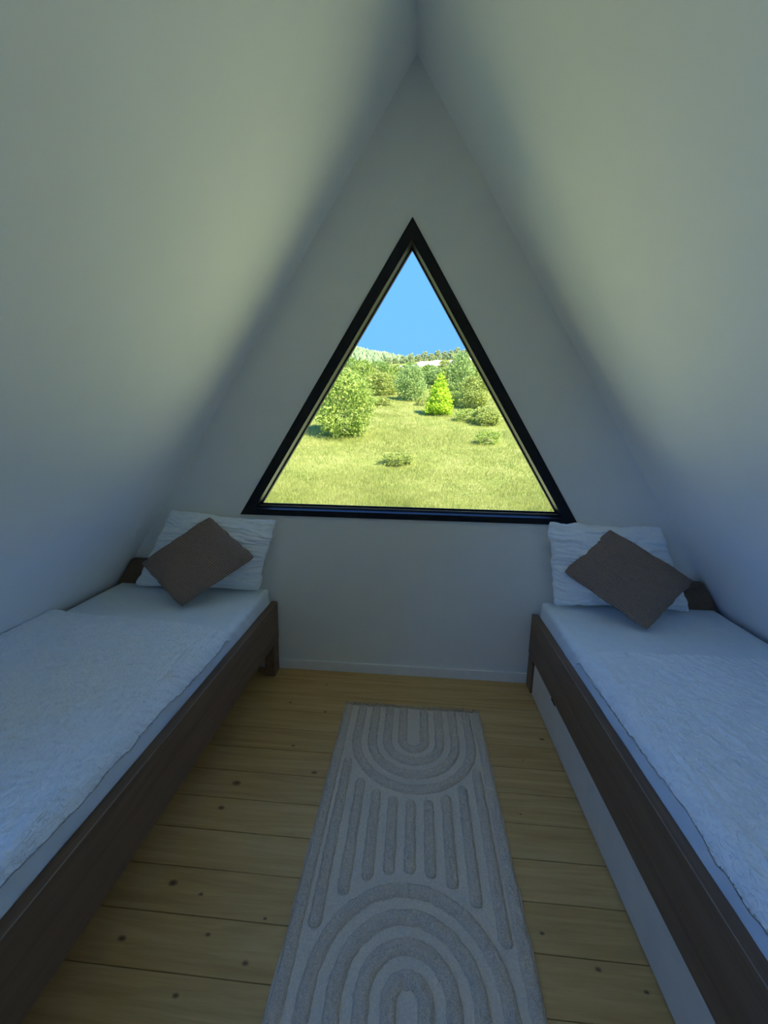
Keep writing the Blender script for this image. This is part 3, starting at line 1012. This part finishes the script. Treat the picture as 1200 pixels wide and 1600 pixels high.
bush = [(556, 628, 30, 46, 72, 'leaf_olive', 'olive bush peeping out to the right behind the large pale tree'),
        (578, 600, 24, 40, 96, 'leaf_olive', 'olive bush high on the slope above the large pale tree'),
        (612, 612, 24, 34, 88, 'leaf_pale', 'pale bush touching the left side of the blue-green rounded tree'),
        (628, 604, 22, 34, 98, 'leaf_dark', 'dark bush right above the pale bush beside the blue-green tree'),
        (655, 596, 20, 34, 106, 'leaf_olive', 'olive bush above the blue-green rounded tree, under the bank'),
        (680, 606, 30, 36, 92, 'leaf_blue', 'blue-green bush directly above the lime green tree'),
        (703, 610, 34, 36, 86, 'leaf_pale', 'pale bush between the lime green tree and the tall blue-green one'),
        (738, 600, 34, 40, 96, 'leaf_olive', 'olive bush behind the right spreading tree, under the bank'),
        (722, 590, 22, 36, 112, 'leaf_pale', 'pale bush above the tall blue-green tree, right under the bank'),
        (604, 586, 16, 34, 118, 'leaf_pale', 'small pale bush close under the left end of the gravel bank'),
        (708, 634, 22, 34, 68, 'leaf_pale', 'pale bush at the right side of the lime green tree, half hidden'),
        (757, 664, 26, 46, 55, 'leaf_olive', 'olive bush low on the right beside the window frame')]
for i, (px, py, h, w_, d_, mt, lb) in enumerate(bush):
    tree('slope_bush', px, py, h, w_, d_, 'round', mt, 2000 if d_ > 80 else 2600, .042, lb, 'bush', GB, 50 + i)
GS = 'low shrubs in the meadow'
tree('meadow_shrub', 622, 726, 20, 60, 35, 'round', 'leaf_olive', 1500, .040, 'clump of taller olive weeds in the middle of the open meadow', 'shrub', GS, 18)
tree('meadow_shrub', 762, 694, 20, 44, 43, 'round', 'leaf_pale', 1400, .040, 'low pale shrub in the grass near the right window frame', 'shrub', GS, 19)
tree('meadow_shrub', 728, 658, 18, 40, 60, 'round', 'leaf_pale', 1400, .042, 'low pale shrub at the right foot of the lime green tree', 'shrub', GS, 20)
tree('meadow_shrub', 660, 634, 12, 26, 70, 'round', 'leaf_olive', 1000, .05, 'small olive shrub between the lime green and blue-green trees', 'shrub', GS, 21)
tree('meadow_shrub', 592, 634, 14, 40, 66, 'round', 'leaf_olive', 1200, .045, 'low olive shrub beside the right edge of the large pale tree', 'shrub', GS, 22)
# skyline conifers, left to right
GC = 'conifers on the skyline'
sky_list = [(606, 570, 15, 16), (618, 568, 12, 14), (630, 568, 15, 15), (642, 567, 19, 15), (653, 565, 14, 14), (663, 564, 19, 15),
            (674, 562, 15, 14), (684, 561, 20, 15), (694, 559, 16, 14), (704, 557, 18, 14), (714, 556, 21, 15), (723, 554, 15, 14), (732, 553, 20, 15)]
ordn = ['first', 'second', 'third', 'fourth', 'fifth', 'sixth', 'seventh', 'eighth', 'ninth', 'tenth', 'eleventh', 'twelfth', 'last']
for i, (px, py, h, w_) in enumerate(sky_list):
    tree('skyline_conifer', px, py, h, w_, 172 + 4 * (i % 3), 'cone', 'needle', 1500, .06,
         'slender conifer on the hilltop skyline, %s from the left' % ordn[i], 'tree', GC, 30)

# pale gravel bank near the top of the slope
V, F = [], []
nb = 60
for k in range(nb):
    t_ = k / (nb - 1)
    px = 592 + (775 - 592) * t_
    bxr, el = sight(px, 577 - 14 * t_)
    dd_ = 141.0
    x = CAM[0] + bxr * dd_
    y = CAM[1] + dd_
    z = CAM[2] + el * dd_
    hh = (.5 + 1.1 * smooth01(t_ * 2.2)) * (.75 + .35 * noise2(t_ * 14, 0, 5)) * (1 if not .80 < t_ < .86 else .35)
    zg = float(ground_z(x, y))
    V += [(x, y - .8, min(z - .2, zg) - 1.0), (x, y - .5, z - .1), (x, y + .6, z + hh), (x, y + 3.0, z + hh + .1), (x, y + 3.2, min(z, zg) - 1.0)]
    if k:
        a, b_ = (k - 1) * 5, k * 5
        for q in range(4):
            F.append((a + q, b_ + q, b_ + q + 1, a + q + 1))
gb = part('gravel_bank', np.array([[float(q) for q in p] for p in V]), F, M['chalk'])
tag(gb, 'pale bare gravel bank running along the slope below the skyline', 'bank')

# far wooded hill on the left
hx = np.linspace(-330, 120, 120)
hy = np.linspace(300, 560, 40)
HX, HY = np.meshgrid(hx, hy, indexing='ij')
def far_z(x, y):
    b_ = x / 420.0
    crest = np.interp(b_, [-.75, -.35, -.20, -.165, -.11, -.06, -.02, .05, .3], [.235, .215, .196, .186, .174, .166, .160, .150, .12]) * 420
    return crest * smooth01((y - 240) / 190) ** .8 - 12 * smooth01((y - 440) / 120) + 1.5 + 1.5 * fbm(x * .02, y * .02, 71, 3)
V = np.stack([HX, HY, far_z(HX, HY)], -1).reshape(-1, 3)
hill = structure(part('far_hill', V, grid_faces(len(hx), len(hy)), M['hill'], None, True))
# its forest: too many crowns to count, one mesh
NT = 2600
tx = RNG.uniform(-150, 60, NT)
ty = RNG.uniform(330, 450, NT)
tz = far_z(tx, ty)
hh = RNG.uniform(3.0, 6.0, NT)
ww = hh * RNG.uniform(.28, .5, NT)
ring_a = np.arange(6) * math.pi / 3
V, F = [], []
o = 0
VV = np.zeros((NT, 14, 3))
jit = RNG.uniform(.7, 1.3, (NT, 12))
for k in range(6):
    VV[:, k] = np.stack([tx + ww * math.cos(ring_a[k]) * jit[:, k], ty + ww * math.sin(ring_a[k]) * jit[:, k], tz + hh * .15], 1)
    VV[:, 6 + k] = np.stack([tx + .7 * ww * math.cos(ring_a[k] + .5) * jit[:, 6 + k], ty + .7 * ww * math.sin(ring_a[k] + .5) * jit[:, 6 + k], tz + hh * .6], 1)
VV[:, 12] = np.stack([tx, ty, tz + hh], 1)
VV[:, 13] = np.stack([tx, ty, tz - .5], 1)
tf = []
for k in range(6):
    j = (k + 1) % 6
    tf += [(k, j, 6 + j), (k, 6 + j, 6 + k), (6 + k, 6 + j, 12), (j, k, 13)]
FF = (np.array(tf)[None] + (np.arange(NT) * 14)[:, None, None]).reshape(-1, 3)
fo = part('far_forest', VV.reshape(-1, 3), FF, M['forest'])
tag(fo, 'dark bluish green forest covering the far hill at the left', 'forest')
fo['kind'] = 'stuff'
